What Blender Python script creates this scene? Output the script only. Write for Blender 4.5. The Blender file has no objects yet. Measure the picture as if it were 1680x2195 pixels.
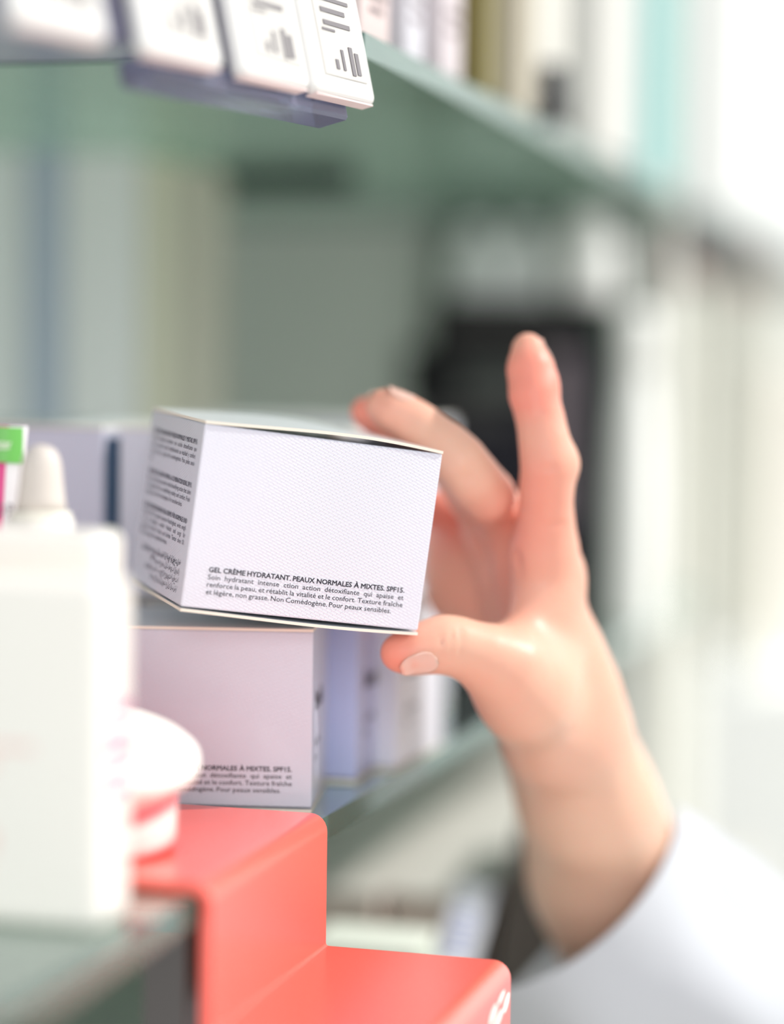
import bpy, bmesh, math, random
import numpy as np
from mathutils import Matrix, Vector

random.seed(4)
S = bpy.context.scene
COL = S.collection

# ------------------------------------------------------------------ camera, light, exposure
F = 5000.0; CX, CY = 840.0, 1097.5
EYE = Vector((0, 0, 1.36))
ROLL = math.radians(0.8)
YAW = math.atan((2220 - CX + 19) / F)
PITCH = math.atan((CY - 813 + 20) / F)
ca, sa, cp, sp = math.cos(YAW), math.sin(YAW), math.cos(PITCH), math.sin(PITCH)
FW = Vector((-sa * cp, ca * cp, -sp))
R0 = Vector((ca, sa, 0)); U0 = R0.cross(FW)
RT = R0 * math.cos(ROLL) + U0 * math.sin(ROLL)
UP = U0 * math.cos(ROLL) - R0 * math.sin(ROLL)
CAMM = Matrix(((RT.x, UP.x, -FW.x, EYE.x), (RT.y, UP.y, -FW.y, EYE.y), (RT.z, UP.z, -FW.z, EYE.z), (0, 0, 0, 1)))
cam = bpy.data.cameras.new('camera'); camo = bpy.data.objects.new('camera', cam); COL.objects.link(camo)
camo.matrix_world = CAMM
cam.sensor_fit = 'VERTICAL'; cam.sensor_height = 36; cam.sensor_width = 36
cam.lens = F / 2195 * 36
cam.clip_start = 0.02; cam.clip_end = 50
cam.dof.use_dof = True; cam.dof.focus_distance = 0.722; cam.dof.aperture_fstop = 2.0
S.camera = camo

w = bpy.data.worlds.new('world'); S.world = w; w.use_nodes = True
wn = w.node_tree.nodes['Background']
wn.inputs[0].default_value = (0.96, 0.98, 1.0, 1); wn.inputs[1].default_value = 0.72
sun = bpy.data.lights.new('sun', 'SUN'); suno = bpy.data.objects.new('sun', sun); COL.objects.link(suno)
sun.energy = 3.0; sun.angle = math.radians(2.0); sun.color = (1.0, 0.97, 0.92)
SUND = (RT * 0.80 + Vector((0, 0, 1)) * 0.72 + FW * 0.12).normalized()     # towards the sun
suno.rotation_euler = SUND.to_track_quat('Z', 'Y').to_euler()
S.view_settings.view_transform = 'Standard'; S.view_settings.look = 'None'
S.view_settings.exposure = 0.15; S.view_settings.gamma = 1; S.view_settings.use_curve_mapping = False


def area(name, loc, to, size, power, col=(1, 1, 1)):
    l = bpy.data.lights.new(name, 'AREA'); o = bpy.data.objects.new(name, l); COL.objects.link(o)
    l.size = size; l.energy = power; l.color = col; o.location = loc
    o.rotation_euler = (Vector(loc) - Vector(to)).to_track_quat('Z', 'Y').to_euler()
    return o

area('front_fill_light', (0.55, -1.9, 2.0), (-0.1, 1.0, 1.25), 1.3, 24, (1.0, 0.99, 0.97))  # unseen frontal fill lamp, added to brighten the shelf bay
area('far_wall_fill_light', (1.6, 2.6, 2.75), (1.5, 3.6, 1.0), 1.6, 58)  # unseen fill lamp added to lift the far wall

# ------------------------------------------------------------------ pixel / world helpers
def ray(x, y):
    return RT * ((x - CX) / F) - UP * ((y - CY) / F) + FW
def W(x, y, d):
    return EYE + ray(x, y) * d
def onZ(x, y, z):
    r = ray(x, y); return EYE + r * ((z - EYE.z) / r.z)
def onX(x, y, X):
    r = ray(x, y); return EYE + r * ((X - EYE.x) / r.x)
def onY(x, y, Y):
    r = ray(x, y); return EYE + r * ((Y - EYE.y) / r.y)
def c2w(v):    # camera coordinates (right, down, forward) -> world
    return EYE + RT * v[0] - UP * v[1] + FW * v[2]

# ------------------------------------------------------------------ materials
def lin(c):
    return tuple(((v / 255) / 12.92 if v / 255 <= 0.04045 else ((v / 255 + 0.055) / 1.055) ** 2.4) for v in c)
MATS = {}
def mat(name, rgb, rough=0.5, spec=0.5, metal=0.0, trans=0.0, sss=0.0, noise=0.0, nscale=30, coat=0.0, ior=1.45, alpha=1.0, bump=None, sheen=0.0):
    if name in MATS: return MATS[name]
    m = bpy.data.materials.new(name); m.use_nodes = True; MATS[name] = m
    nt = m.node_tree; b = nt.nodes['Principled BSDF']
    c = lin(rgb) + (1,)
    b.inputs['Base Color'].default_value = c; b.inputs['Roughness'].default_value = rough
    b.inputs['Specular IOR Level'].default_value = spec; b.inputs['Metallic'].default_value = metal
    b.inputs['Transmission Weight'].default_value = trans; b.inputs['IOR'].default_value = ior
    b.inputs['Coat Weight'].default_value = coat; b.inputs['Alpha'].default_value = alpha
    b.inputs['Sheen Weight'].default_value = sheen
    if sss:
        b.inputs['Subsurface Weight'].default_value = sss
        b.inputs['Subsurface Radius'].default_value = (1.0, 0.35, 0.2); b.inputs['Subsurface Scale'].default_value = 0.004
    if noise:
        tc = nt.nodes.new('ShaderNodeTexCoord'); n = nt.nodes.new('ShaderNodeTexNoise'); n.inputs['Scale'].default_value = nscale
        n.inputs['Detail'].default_value = 4
        mx = nt.nodes.new('ShaderNodeMix'); mx.data_type = 'RGBA'
        mx.inputs[6].default_value = tuple(v * (1 - noise) for v in c[:3]) + (1,)
        mx.inputs[7].default_value = tuple(min(1, v * (1 + noise)) for v in c[:3]) + (1,)
        nt.links.new(tc.outputs['Object'], n.inputs['Vector']); nt.links.new(n.outputs['Fac'], mx.inputs[0])
        nt.links.new(mx.outputs[2], b.inputs['Base Color'])
    if bump:
        tc = nt.nodes.new('ShaderNodeTexCoord')
        n = nt.nodes.new('ShaderNodeTexNoise'); n.inputs['Scale'].default_value = bump[0]
        bp = nt.nodes.new('ShaderNodeBump'); bp.inputs['Strength'].default_value = bump[1]; bp.inputs['Distance'].default_value = bump[2]
        nt.links.new(tc.outputs['Object'], n.inputs['Vector']); nt.links.new(n.outputs['Fac'], bp.inputs['Height'])
        nt.links.new(bp.outputs['Normal'], b.inputs['Normal'])
    return m

def embossed(name, rgb, strength):
    """coated carton board with an embossed net of small slanted cells"""
    m = mat(name, rgb, rough=0.34, spec=0.5, coat=0.25)
    nt = m.node_tree; b = nt.nodes['Principled BSDF']
    tc = nt.nodes.new('ShaderNodeTexCoord'); sx = nt.nodes.new('ShaderNodeSeparateXYZ')
    nt.links.new(tc.outputs['Object'], sx.inputs[0])
    ad = nt.nodes.new('ShaderNodeMath'); ad.operation = 'ADD'
    nt.links.new(sx.outputs['X'], ad.inputs[0]); nt.links.new(sx.outputs['Y'], ad.inputs[1])
    cb = nt.nodes.new('ShaderNodeCombineXYZ'); nt.links.new(ad.outputs[0], cb.inputs['X']); nt.links.new(sx.outputs['Z'], cb.inputs['Y'])
    mp = nt.nodes.new('ShaderNodeMapping'); mp.inputs['Rotation'].default_value = (0, 0, math.radians(22))
    nt.links.new(cb.outputs[0], mp.inputs['Vector'])
    br = nt.nodes.new('ShaderNodeTexBrick'); br.inputs['Scale'].default_value = 1.0
    br.inputs['Brick Width'].default_value = 0.0019; br.inputs['Row Height'].default_value = 0.0009
    br.inputs['Mortar Size'].default_value = 0.00016; br.inputs['Mortar Smooth'].default_value = 1.0
    br.inputs['Color1'].default_value = (0, 0, 0, 1); br.inputs['Color2'].default_value = (0, 0, 0, 1); br.inputs['Mortar'].default_value = (1, 1, 1, 1)
    nt.links.new(mp.outputs[0], br.inputs['Vector'])
    bp = nt.nodes.new('ShaderNodeBump'); bp.inputs['Strength'].default_value = strength; bp.inputs['Distance'].default_value = 0.0002
    nt.links.new(br.outputs['Color'], bp.inputs['Height']); nt.links.new(bp.outputs['Normal'], b.inputs['Normal'])
    return m

def glass(name, tint, gloss=0.12, rough=0.02, body=0.0, bodycol=(1, 1, 1)):
    """flat glass: tinted see-through, mirror gloss, and a share of milky body"""
    if name in MATS: return MATS[name]
    m = bpy.data.materials.new(name); m.use_nodes = True; MATS[name] = m
    nt = m.node_tree; nt.nodes.clear()
    o = nt.nodes.new('ShaderNodeOutputMaterial'); t = nt.nodes.new('ShaderNodeBsdfTransparent'); t.inputs[0].default_value = lin(tint) + (1,)
    g = nt.nodes.new('ShaderNodeBsdfGlossy'); g.inputs['Roughness'].default_value = rough; g.inputs['Color'].default_value = (0.9, 1, 0.95, 1)
    d = nt.nodes.new('ShaderNodeBsdfDiffuse'); d.inputs[0].default_value = lin(bodycol) + (1,)
    tl = nt.nodes.new('ShaderNodeBsdfTranslucent'); tl.inputs[0].default_value = lin(bodycol) + (1,)
    m0 = nt.nodes.new('ShaderNodeMixShader'); m0.inputs[0].default_value = 0.55
    nt.links.new(d.outputs[0], m0.inputs[1]); nt.links.new(tl.outputs[0], m0.inputs[2])
    m1 = nt.nodes.new('ShaderNodeMixShader'); m1.inputs[0].default_value = body
    nt.links.new(t.outputs[0], m1.inputs[1]); nt.links.new(m0.outputs[0], m1.inputs[2])
    lw = nt.nodes.new('ShaderNodeFresnel'); lw.inputs['IOR'].default_value = 1.5
    ad = nt.nodes.new('ShaderNodeMath'); ad.operation = 'MULTIPLY_ADD'; ad.inputs[1].default_value = gloss * 5; ad.inputs[2].default_value = 0.0; ad.use_clamp = True
    nt.links.new(lw.outputs[0], ad.inputs[0])
    m2 = nt.nodes.new('ShaderNodeMixShader'); nt.links.new(ad.outputs[0], m2.inputs[0])
    nt.links.new(m1.outputs[0], m2.inputs[1]); nt.links.new(g.outputs[0], m2.inputs[2]); nt.links.new(m2.outputs[0], o.inputs[0])
    return m

# ------------------------------------------------------------------ mesh helpers
def link(name, bm, m, parent=None, smooth=False, mw=None):
    me = bpy.data.meshes.new(name); bmesh.ops.recalc_face_normals(bm, faces=bm.faces) if smooth != 'keep' else None
    bm.to_mesh(me); bm.free()
    for mm in (m if isinstance(m, (list, tuple)) else [m]): me.materials.append(mm)
    if smooth:
        for p in me.polygons: p.use_smooth = True
    o = bpy.data.objects.new(name, me); COL.objects.link(o)
    if parent: o.parent = parent
    if mw is not None: o.matrix_world = mw
    return o
def tag(o, label, cat, group=None, kind=None):
    o['label'] = label; o['category'] = cat
    if group: o['group'] = group
    if kind: o['kind'] = kind
    return o
def structure(o):
    o['kind'] = 'structure'; return o
def empty(name, mw, label, cat, group=None):
    o = bpy.data.objects.new(name, None); COL.objects.link(o); o.matrix_world = mw; o.empty_display_size = 0.01
    return tag(o, label, cat, group)
def box(bm, a, b, bev=0.0, seg=2):
    r = bmesh.ops.create_cube(bm, size=1)
    vs = r['verts']
    for v in vs:
        v.co = Vector((a[0] + (v.co.x + .5) * (b[0] - a[0]), a[1] + (v.co.y + .5) * (b[1] - a[1]), a[2] + (v.co.z + .5) * (b[2] - a[2])))
    if bev:
        es = list({e for v in vs for e in v.link_edges})
        bmesh.ops.bevel(bm, geom=es, offset=bev, segments=seg, profile=0.5, affect='EDGES')
    return bm
def boxo(name, a, b, m, parent=None, bev=0.0, seg=2, mw=None, smooth=False):
    return link(name, box(bmesh.new(), a, b, bev, seg), m, parent, smooth, mw)
def lathe(bm, prof, n=48, c=(0, 0)):
    rings = []
    for r, z in prof:
        rings.append([bm.verts.new((c[0] + r * math.cos(2 * math.pi * i / n), c[1] + r * math.sin(2 * math.pi * i / n), z)) for i in range(n)])
    for a, b in zip(rings, rings[1:]):
        for i in range(n): bm.faces.new((a[i], a[(i + 1) % n], b[(i + 1) % n], b[i]))
    bm.faces.new(rings[0][::-1]); bm.faces.new(rings[-1])
    return bm
def frame(loc, rz=0.0, tilt=None):
    m = Matrix.Translation(loc) @ Matrix.Rotation(rz, 4, 'Z')
    return m @ tilt if tilt is not None else m
def prism(name, pts, z0, z1, m, parent=None, edge_index=None):
    bm = bmesh.new(); a = [bm.verts.new((p[0], p[1], z0)) for p in pts]; b = [bm.verts.new((p[0], p[1], z1)) for p in pts]
    bm.faces.new(a[::-1]); bm.faces.new(b); n = len(pts)
    for i in range(n):
        f = bm.faces.new((a[i], a[(i + 1) % n], b[(i + 1) % n], b[i]))
        if edge_index is not None: f.material_index = edge_index
    return link(name, bm, m, parent)

# lettering: text object -> flat mesh, one word at a time, justified
_wcache = {}
def word_mesh(word, size, bold):
    k = (word, size, bold)
    if k in _wcache: return _wcache[k]
    cu = bpy.data.curves.new('t', 'FONT'); cu.body = word; cu.size = size; cu.resolution_u = 2
    cu.offset = size * (0.024 if bold else 0.003)
    o = bpy.data.objects.new('t', cu); COL.objects.link(o)
    dg = bpy.context.evaluated_depsgraph_get(); dg.update()
    me = bpy.data.meshes.new_from_object(o.evaluated_get(dg))
    vs = [v.co.copy() for v in me.vertices]; fs = [tuple(p.vertices) for p in me.polygons]
    bpy.data.objects.remove(o); bpy.data.curves.remove(cu); bpy.data.meshes.remove(me)
    x1 = max([v.x for v in vs] or [0]); x0 = min([v.x for v in vs] or [0])
    _wcache[k] = (vs, fs, x0, x1); return _wcache[k]
def text_block(name, lines, width, size, pitch, m, parent, local, sx=1.0):
    """lines: (text, bold, justify, align_right). Lies in local x/z plane of `local`, facing -y."""
    bm = bmesh.new()
    for li, (txt, bold, just, right) in enumerate(lines):
        ws = [word_mesh(t, size, bold) for t in txt.split()]
        if not ws: continue
        wd = [(q[3] - q[2]) * sx for q in ws]; tot = sum(wd); gap = size * 0.28 * sx
        nat = tot + gap * (len(ws) - 1); sc = 1.0
        if nat > width: sc = width / nat
        if just and len(ws) > 1: gap = (width - tot * sc) / (len(ws) - 1)
        else: gap *= sc
        x = 0.0
        if right: x = width - (tot * sc + gap * (len(ws) - 1))
        for (vs, fs, x0, x1), q in zip(ws, wd):
            bv = [bm.verts.new((x + (v.x - x0) * sx * sc, 0, v.y - li * pitch)) for v in vs]
            for f in fs:
                try: bm.faces.new([bv[i] for i in f])
                except ValueError: pass
            x += q * sc + gap
    o = link(name, bm, m, parent)
    o.matrix_local = local
    return o
def on_face(x, y, z, rz=0.0):
    return Matrix.Translation((x, y, z)) @ Matrix.Rotation(rz, 4, 'Z')

INK2 = mat('ink_soft', (74, 72, 90), rough=0.5)
INK = mat('ink_dark', (38, 36, 48), rough=0.5)
BOARD = embossed('lilac_white_carton', (222, 223, 235), 0.6)
BOARDP = embossed('pale_pink_lilac_carton', (212, 214, 228), 0.6)
PAPER = mat('cut_board_edge', (240, 232, 218), rough=0.8)
FLAP = mat('carton_lid_white', (220, 226, 228), rough=0.38, coat=0.2)

FRENCH = [("GEL CRÈME HYDRATANT. PEAUX NORMALES À MIXTES. SPF15.", True, True, False),
          ("Soin hydratant intense ction action détoxifiante qui apaise et", False, True, False),
          ("renforce la peau, et rétablit la vitalité et le confort. Texture fraîche", False, True, False),
          ("et légère, non grasse. Non Comédogène. Pour peaux sensibles.", False, False, False)]
SIDE = [("GEL CREMA HIDRATANTE. PIELES NORMALES Y MIXTAS. SPF15.", True, True, False),
        ("Cuidado hidratante intensivo con acción detoxificante que", False, True, False),
        ("calma y refuerza la piel, restableciendo su vitalidad y confort.", False, True, False),
        ("Textura fresca y ligera. No comedogénico. Para pieles sensi-", False, True, False),
        ("bles.", False, False, False), ("", False, False, False),
        ("HYDRATING GEL CREAM. NORMAL & COMBINATION SKINS. SPF15.", True, True, False),
        ("Intense moisturising treatment with detoxifying action that calms", False, True, False),
        ("and strengthens skin, re-establishing vitality and comfort. Fresh", False, True, False),
        ("and light texture. Non comedogenic. For sensitive skins.", False, False, False), ("", False, False, False),
        ("FEUCHTIGKEITSSPENDENDE GEL-CREME. FÜR NORMALE UND", True, True, False),
        ("Mischhaut. SPF15. Spendet intensive Feuchtigkeit, wirkt entgif-", False, True, False),
        ("tend und kräftigend, verleiht Vitalität und sorgt für", False, True, False),
        ("angenehmen Komfort. Frische und leichte Textur ohne Öl.", False, True, False),
        ("Nicht komedogen. Für empfindliche Haut.", False, False, False)]
ARAB = ["جل كريم ترطيب للبشرة العادية والمختلطة", "(SPF15) مستحضر للترطيب المركز", "ويقوي البشرة بهيجانا حيويتها وراحتها", "الدهون خال من الزيوت على البشرة"]

def carton(name, mw, Wd, D, H, label, cat='box', group=None, board=None, bow=0.0, text=None, side_text=None, parts=True):
    """small folding carton: board body, lid flap and bottom flap with cream cut edges"""
    t = empty(name, mw, label, cat, group); board = board or BOARD
    boxo('carton_body', (0, 0, 0.0012), (Wd, D, H - 0.0012), board, t, bev=0.0005, seg=2)
    for nm, z, s in (('lid_flap', H - 0.0007, 1), ('bottom_flap', 0.0002, -1)):
        bm = bmesh.new(); nx, ny = 24, 10; th = 0.00045
        def zz(i, j):
            u = i / nx; v = j / ny
            return z + s * bow * math.sin(math.pi * u ** 1.35) * (0.75 + 0.6 * v) * (1 if s > 0 else 0.45)
        top = [[bm.verts.new((Wd * i / nx, -0.0003 + (D + 0.0003) * j / ny, zz(i, j) + th)) for j in range(ny + 1)] for i in range(nx + 1)]
        bot = [[bm.verts.new((Wd * i / nx, -0.0003 + (D + 0.0003) * j / ny, zz(i, j) - (th if True else 0))) for j in range(ny + 1)] for i in range(nx + 1)]
        for i in range(nx):
            for j in range(ny):
                bm.faces.new((top[i][j], top[i + 1][j], top[i + 1][j + 1], top[i][j + 1]))
                bm.faces.new((bot[i][j + 1], bot[i + 1][j + 1], bot[i + 1][j], bot[i][j]))
        def side(a, b, c, d):
            f = bm.faces.new((a, b, c, d)); f.material_index = 1
        for i in range(nx):
            side(bot[i][0], bot[i + 1][0], top[i + 1][0], top[i][0]); side(top[i][ny], top[i + 1][ny], bot[i + 1][ny], bot[i][ny])
        for j in range(ny):
            side(top[0][j], top[0][j + 1], bot[0][j + 1], bot[0][j]); side(bot[nx][j], bot[nx][j + 1], top[nx][j + 1], top[nx][j])
        link(nm, bm, [FLAP, PAPER], t)
    if text: text(t, Wd, D, H)
    return t

# ------------------------------------------------------------------ key levels
XS = W(697, 1752, 0.733).x                 # right edge of the glass shelves
ZG = W(690, 1748, 0.735).z                 # top of the lower glass shelf
ZU = onX(760, 112, XS).z                   # underside of the upper glass shelf
YU = onX(780, 121, XS).y                   # its front edge
YW = 1.50                                  # back wall of the unit
XW = onY(1425, 700, YW).x
GT = 0.008

# ------------------------------------------------------------------ the setting
WALLM = mat('painted_panel_greygreen', (222, 222, 216), rough=0.6, noise=0.06, nscale=5)
WHITEP = mat('white_painted_panel', (236, 237, 233), rough=0.6)
structure(boxo('floor', (-2.5, -1.0, -0.05), (4.5, 5.0, 0), mat('pale_vinyl_floor', (214, 212, 206), rough=0.4, noise=0.04, nscale=3)))
structure(boxo('wall_back', (-1.6, YW, 0), (XW, YW + 0.03, 2.3), WALLM))
structure(boxo('wall_left', (-1.63, -0.2, 0), (-1.6, YW + 0.03, 2.3), WALLM))
structure(boxo('wall_far', (-2.5, 4.4, 0), (4.5, 4.45, 2.8), WHITEP))

# ------------------------------------------------------------------ glass shelves
GCLEAR = glass('clear_shelf_glass', (226, 240, 234), gloss=0.32, body=0.26, bodycol=(220, 232, 230))
GEDGE = mat('glass_cut_edge_teal', (52, 96, 88), rough=0.25, trans=0.0, coat=0.5, noise=0.25, nscale=60)
GGREEN = glass('green_shelf_glass', (226, 236, 230), gloss=0.10, rough=0.15, body=0.45, bodycol=(156, 178, 165))
XL = -1.2
lower = prism('glass_shelf', [(XL, 0.30), (XS, 0.30), (XS, YW - 0.004), (XL, YW - 0.004)], ZG - GT, ZG, [GCLEAR, GEDGE], None, 1)
tag(lower, 'clear glass shelf with a blue-green cut edge, carrying the lilac cartons', 'shelf')
upper = prism('glass_shelf', [(XL, YU), (XS, YU), (XS, YW - 0.004), (XL, YW - 0.004)], ZU, ZU + GT, [GGREEN, GEDGE], None, 1)
tag(upper, 'green glass shelf above the hand, seen from below', 'shelf')

# direction of the price rail in the horizontal plane
hx = 3370.0
e1 = ray(hx, 829); e1.z = 0; e1.normalize()
n1 = Vector((e1.y, -e1.x, 0))              # outward, to the right and towards the camera
p4 = W(811, 225, 0.735)
def rail_pt(s): return p4 + e1 * s

# ------------------------------------------------------------------ red riser
RED = mat('coral_red_acrylic', (250, 100, 86), rough=0.3, spec=0.6, coat=0.9)
RED.node_tree.nodes['Principled BSDF'].inputs['Coat Roughness'].default_value = 0.28
def riser():
    yb = onZ(690, 1746, ZG + 0.003).y; yf = onZ(413, 1903, ZG + 0.002).y
    th = 0.003; gap = 0.0015
    zt = ZG + 0.0004 + th                              # top face of the platform
    xr = XS + gap + th                                 # outer face of the upright
    z2 = onX(697, 2027, xr).z
    z2 = W(697, 2028, (Vector((xr, yb, 1.2)) - EYE).dot(FW)).z
    xr2 = onY(1096, 2060, yb).x
    # outer outline, then the inner one, walking round the section
    def arc(cx, cz, r, a0, a1, n=6):
        return [(cx + r * math.cos(a0 + (a1 - a0) * i / n), cz + r * math.sin(a0 + (a1 - a0) * i / n)) for i in range(n + 1)]
    R = 0.0055; h = math.pi / 2
    xl = XL + 0.62; zb = z2 - 0.085
    outer = [(xl, zt)] + arc(xr - R, zt - R, R, h, 0) + arc(xr + 0.001, z2 + 0.001, 0.001, math.pi, 1.5 * math.pi, 3) + arc(xr2 - R, z2 - R, R, h, 0) + [(xr2, zb)]
    r = R - th
    inner = [(xl, zt - th)] + arc(xr - R, zt - R, r, h, 0) + arc(xr + 0.001, z2 + 0.001, 0.001 + th, math.pi, 1.5 * math.pi, 3) + arc(xr2 - R, z2 - R, r, h, 0) + [(xr2 - th, zb)]
    bm = bmesh.new(); y1 = yf
    def row(pts, y): return [bm.verts.new((x, y, z)) for x, z in pts]
    of, ob, jf, jb = row(outer, yf), row(outer, yb), row(inner, yf), row(inner, yb)
    n = len(outer)
    for i in range(n - 1):
        bm.faces.new((of[i], of[i + 1], ob[i + 1], ob[i])); bm.faces.new((jf[i], jb[i], jb[i + 1], jf[i + 1]))
        bm.faces.new((of[i], jf[i], jf[i + 1], of[i + 1])); bm.faces.new((ob[i], ob[i + 1], jb[i + 1], jb[i]))
    bm.faces.new((of[0], ob[0], jb[0], jf[0])); bm.faces.new((of[-1], jf[-1], jb[-1], ob[-1]))
    t = empty('display_riser', Matrix.Identity(4), 'coral red stepped acrylic riser hooked over the glass shelf edge', 'riser')
    o = link('stepped_sheet', bm, RED, t)
    for p in o.data.polygons: p.use_smooth = True
    bv = o.modifiers.new('b', 'BEVEL'); bv.width = 0.0005; bv.segments = 2; bv.limit_method = 'ANGLE'; bv.angle_limit = 0.9
    o.modifiers.new('n', 'WEIGHTED_NORMAL')
    # white emblem printed on the small front-most side: rounded strokes like flames
    em = bmesh.new()
    WH = mat('white_print', (250, 246, 240), rough=0.5)
    yc = onX(1066, 2175, xr2).y
    zc = onX(1066, 2190, xr2).z
    for (dx, dz, ang, L, wd) in ((-10, 24, 72, 34, 13), (8, 40, 55, 22, 11), (20, 18, 75, 34, 12), (3, 4, 60, 28, 13), (-14, -6, 90, 26, 12)):
        s = 0.000155; a = math.radians(ang)
        vs = []
        for k in range(18):
            q = 2 * math.pi * k / 18; u = math.cos(q) * L / 2; v = math.sin(q) * wd / 2
            uu = u * math.cos(a) - v * math.sin(a) + dx; vv = u * math.sin(a) + v * math.cos(a) + dz
            vs.append(em.verts.new((xr2 + 0.0001, yc + uu * s / 0.27, zc + vv * s)))
        em.faces.new(vs)
    link('emblem', em, WH, t)
    return yb, yf, zt, xr
YB, YF, ZT, XR = riser()

# ------------------------------------------------------------------ lilac cartons on the lower shelf
def fit_sx(lines, idx, target, size):
    ws = [word_mesh(t, size, lines[idx][1]) for t in lines[idx][0].split()]
    return target / (sum(q[3] - q[2] for q in ws) + size * 0.28 * (len(ws) - 1))
def french(t, Wd, D, H):
    wd = Wd - 0.0135; text_block('french_text', FRENCH, wd, 0.00218, 0.00228, INK, t, on_face(0.0072, -0.00012, 0.0126), fit_sx(FRENCH, 3, wd * 0.945, 0.00218))
def sidetext_left(t, Wd, D, H):
    o = text_block('side_text', SIDE, D - 0.012, 0.0021, 0.00222, INK2, t, Matrix.Translation((-0.00012, D - 0.006, H - 0.008)) @ Matrix.Rotation(-math.pi / 2, 4, 'Z'), fit_sx(SIDE, 7, D - 0.0125, 0.0021))
    bmx = [(a, True if i == 0 else False, False, True) for i, a in enumerate(ARAB)]
    text_block('arabic_text', bmx, D - 0.014, 0.0024, 0.0027, INK2, t, Matrix.Translation((-0.00012, D - 0.007, H - 0.0455)) @ Matrix.Rotation(-math.pi / 2, 4, 'Z'))
def brand_side(t, Wd, D, H):
    text_block('side_title', [("Sensilis", True, False, False)], D, 0.0088, 0.01, INK, t, Matrix.Translation((Wd + 0.00012, 0.010, H - 0.0275)) @ Matrix.Rotation(math.pi / 2, 4, 'Z'))
    text_block('side_text', [("GEL CRÈME", False, False, False), ("50 ml", False, False, False)], D, 0.0030, 0.0046, INK, t, Matrix.Translation((Wd + 0.00012, 0.010, 0.0190)) @ Matrix.Rotation(math.pi / 2, 4, 'Z'))

BW, BD, BH = 0.077, 0.072, 0.0584
# carton B: bottom right front corner on the glass, turned a little
pB = onZ(667, 1740, ZG + 0.0002)
def place_rf(p, rz, Wd): # matrix of a box whose right front bottom corner is p
    m = Matrix.Translation(p) @ Matrix.Rotation(rz, 4, 'Z')
    return m @ Matrix.Translation((-Wd, 0, 0))
def fB(t, Wd, D, H): french(t, Wd, D, H); brand_side(t, Wd, D, H)
carton('cream_carton', place_rf(pB, math.radians(12.5), BW), BW, 0.060, BH, 'pale lilac cream carton standing on the shelf directly under the held box', group='cream cartons on the glass shelf', board=BOARDP, text=fB)
# row behind it along the shelf edge (bottom level)
BLUEB = embossed('periwinkle_carton', (186, 193, 232), 0.3)
def place_px(x, y, z, rz, Wd): return place_rf(onZ(x, y, z), rz, Wd)
carton('cream_carton', place_px(762, 1677, ZG + 0.0002, math.radians(2), BW), BW, 0.040, BH, 'periwinkle blue carton second in the row at the shelf edge', group='cream cartons on the glass shelf', board=BLUEB, text=brand_side)
carton('cream_carton', place_px(848, 1652, ZG + 0.0002, math.radians(-1), BW), BW, 0.060, BH + .001, 'white carton under the thumb, last visible of the row at the shelf edge', group='cream cartons on the glass shelf', text=brand_side)
# cartons left of B, bottom level (they carry the second level)
zl2 = ZG + BH + 0.0008
# second level
pA = onZ(218, 1283, zl2)
GREYL = embossed('grey_lilac_carton', (206, 207, 224), 0.3)
carton('cream_carton', place_rf(pA, 0.0, 0.080), 0.080, 0.066, BH + 0.002, 'grey lilac carton in the upper row, left of the dark blue gap', group='cream cartons on the glass shelf', board=GREYL, bow=0.0006)
pC = onZ(253, 1281, zl2)
carton('cream_carton', Matrix.Translation(pC), BW, 0.066, BH + 0.002, 'pale carton in the upper row half hidden behind the held box', group='cream cartons on the glass shelf', board=BOARD)
pD = W(908, 905, 0.945)
carton('cream_carton', place_rf(Vector((pD.x, pD.y, zl2)), 0.0, 0.11), 0.11, 0.050, pD.z - zl2, 'long white topped carton behind the fingers', group='cream cartons on the glass shelf', board=BOARD)
carton('cream_carton', place_rf(Vector((pD.x - 0.001, pD.y + 0.001, ZG + 0.0002)), 0.0, 0.11), 0.11, 0.046, BH, 'long carton on the glass carrying the white topped carton', group='cream cartons on the glass shelf', board=BOARD)
DBL = mat('dark_teal_blue_gap', (18, 70, 104), rough=0.5)
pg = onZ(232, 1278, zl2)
tag(boxo('gap_filler', (0, 0, 0), (pC.x - pA.x - 0.0012, 0.05, 0.056), DBL, mw=Matrix.Translation(Vector((pA.x + 0.0006, pA.y + 0.004, zl2)))), 'thin dark teal blue strip added to darken the gap between two cartons', 'gap filler')  # strip added so that the gap between the cartons reads dark
pW = onZ(762, 1677, ZG + 0.0002)
for i, lb in enumerate(('lilac carton at the bottom, beneath the half hidden pale carton', 'lilac carton at the bottom, beneath the grey lilac carton')):
    carton('cream_carton', Matrix.Translation((pW.x - (i + 2) * (BW + 0.001) - 0.002, pW.y + 0.002, ZG + 0.0002)), BW, 0.06, BH, lb, group='cream cartons on the glass shelf')

# ------------------------------------------------------------------ the held carton
HM = np.array([[0.93859967, -0.13791291, -0.31624468], [0.11247104, 0.9888667, -0.09743155], [0.3261609, 0.05588085, 0.94366117]])
HT = np.array([-0.05624072, -0.02792657, 0.70468147])
HH, HW, HD = 0.0584, 0.077, 0.072
o0 = c2w(HM @ np.array([0, HH, 0]) + HT)
ax = [(c2w(HM @ np.array(v) + HT) - c2w(HT)) for v in ((1, 0, 0), (0, 0, 1), (0, -1, 0))]
hm = Matrix(((ax[0].x, ax[1].x, ax[2].x, o0.x), (ax[0].y, ax[1].y, ax[2].y, o0.y), (ax[0].z, ax[1].z, ax[2].z, o0.z), (0, 0, 0, 1)))
def heldtext(t, Wd, D, H): french(t, Wd, D, H); sidetext_left(t, Wd, D, H)
carton('cream_carton', hm, HW, HD, HH, 'white cream carton with French text, tilted and held between thumb and fingers', board=BOARD, bow=0.0021, text=heldtext)

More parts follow.
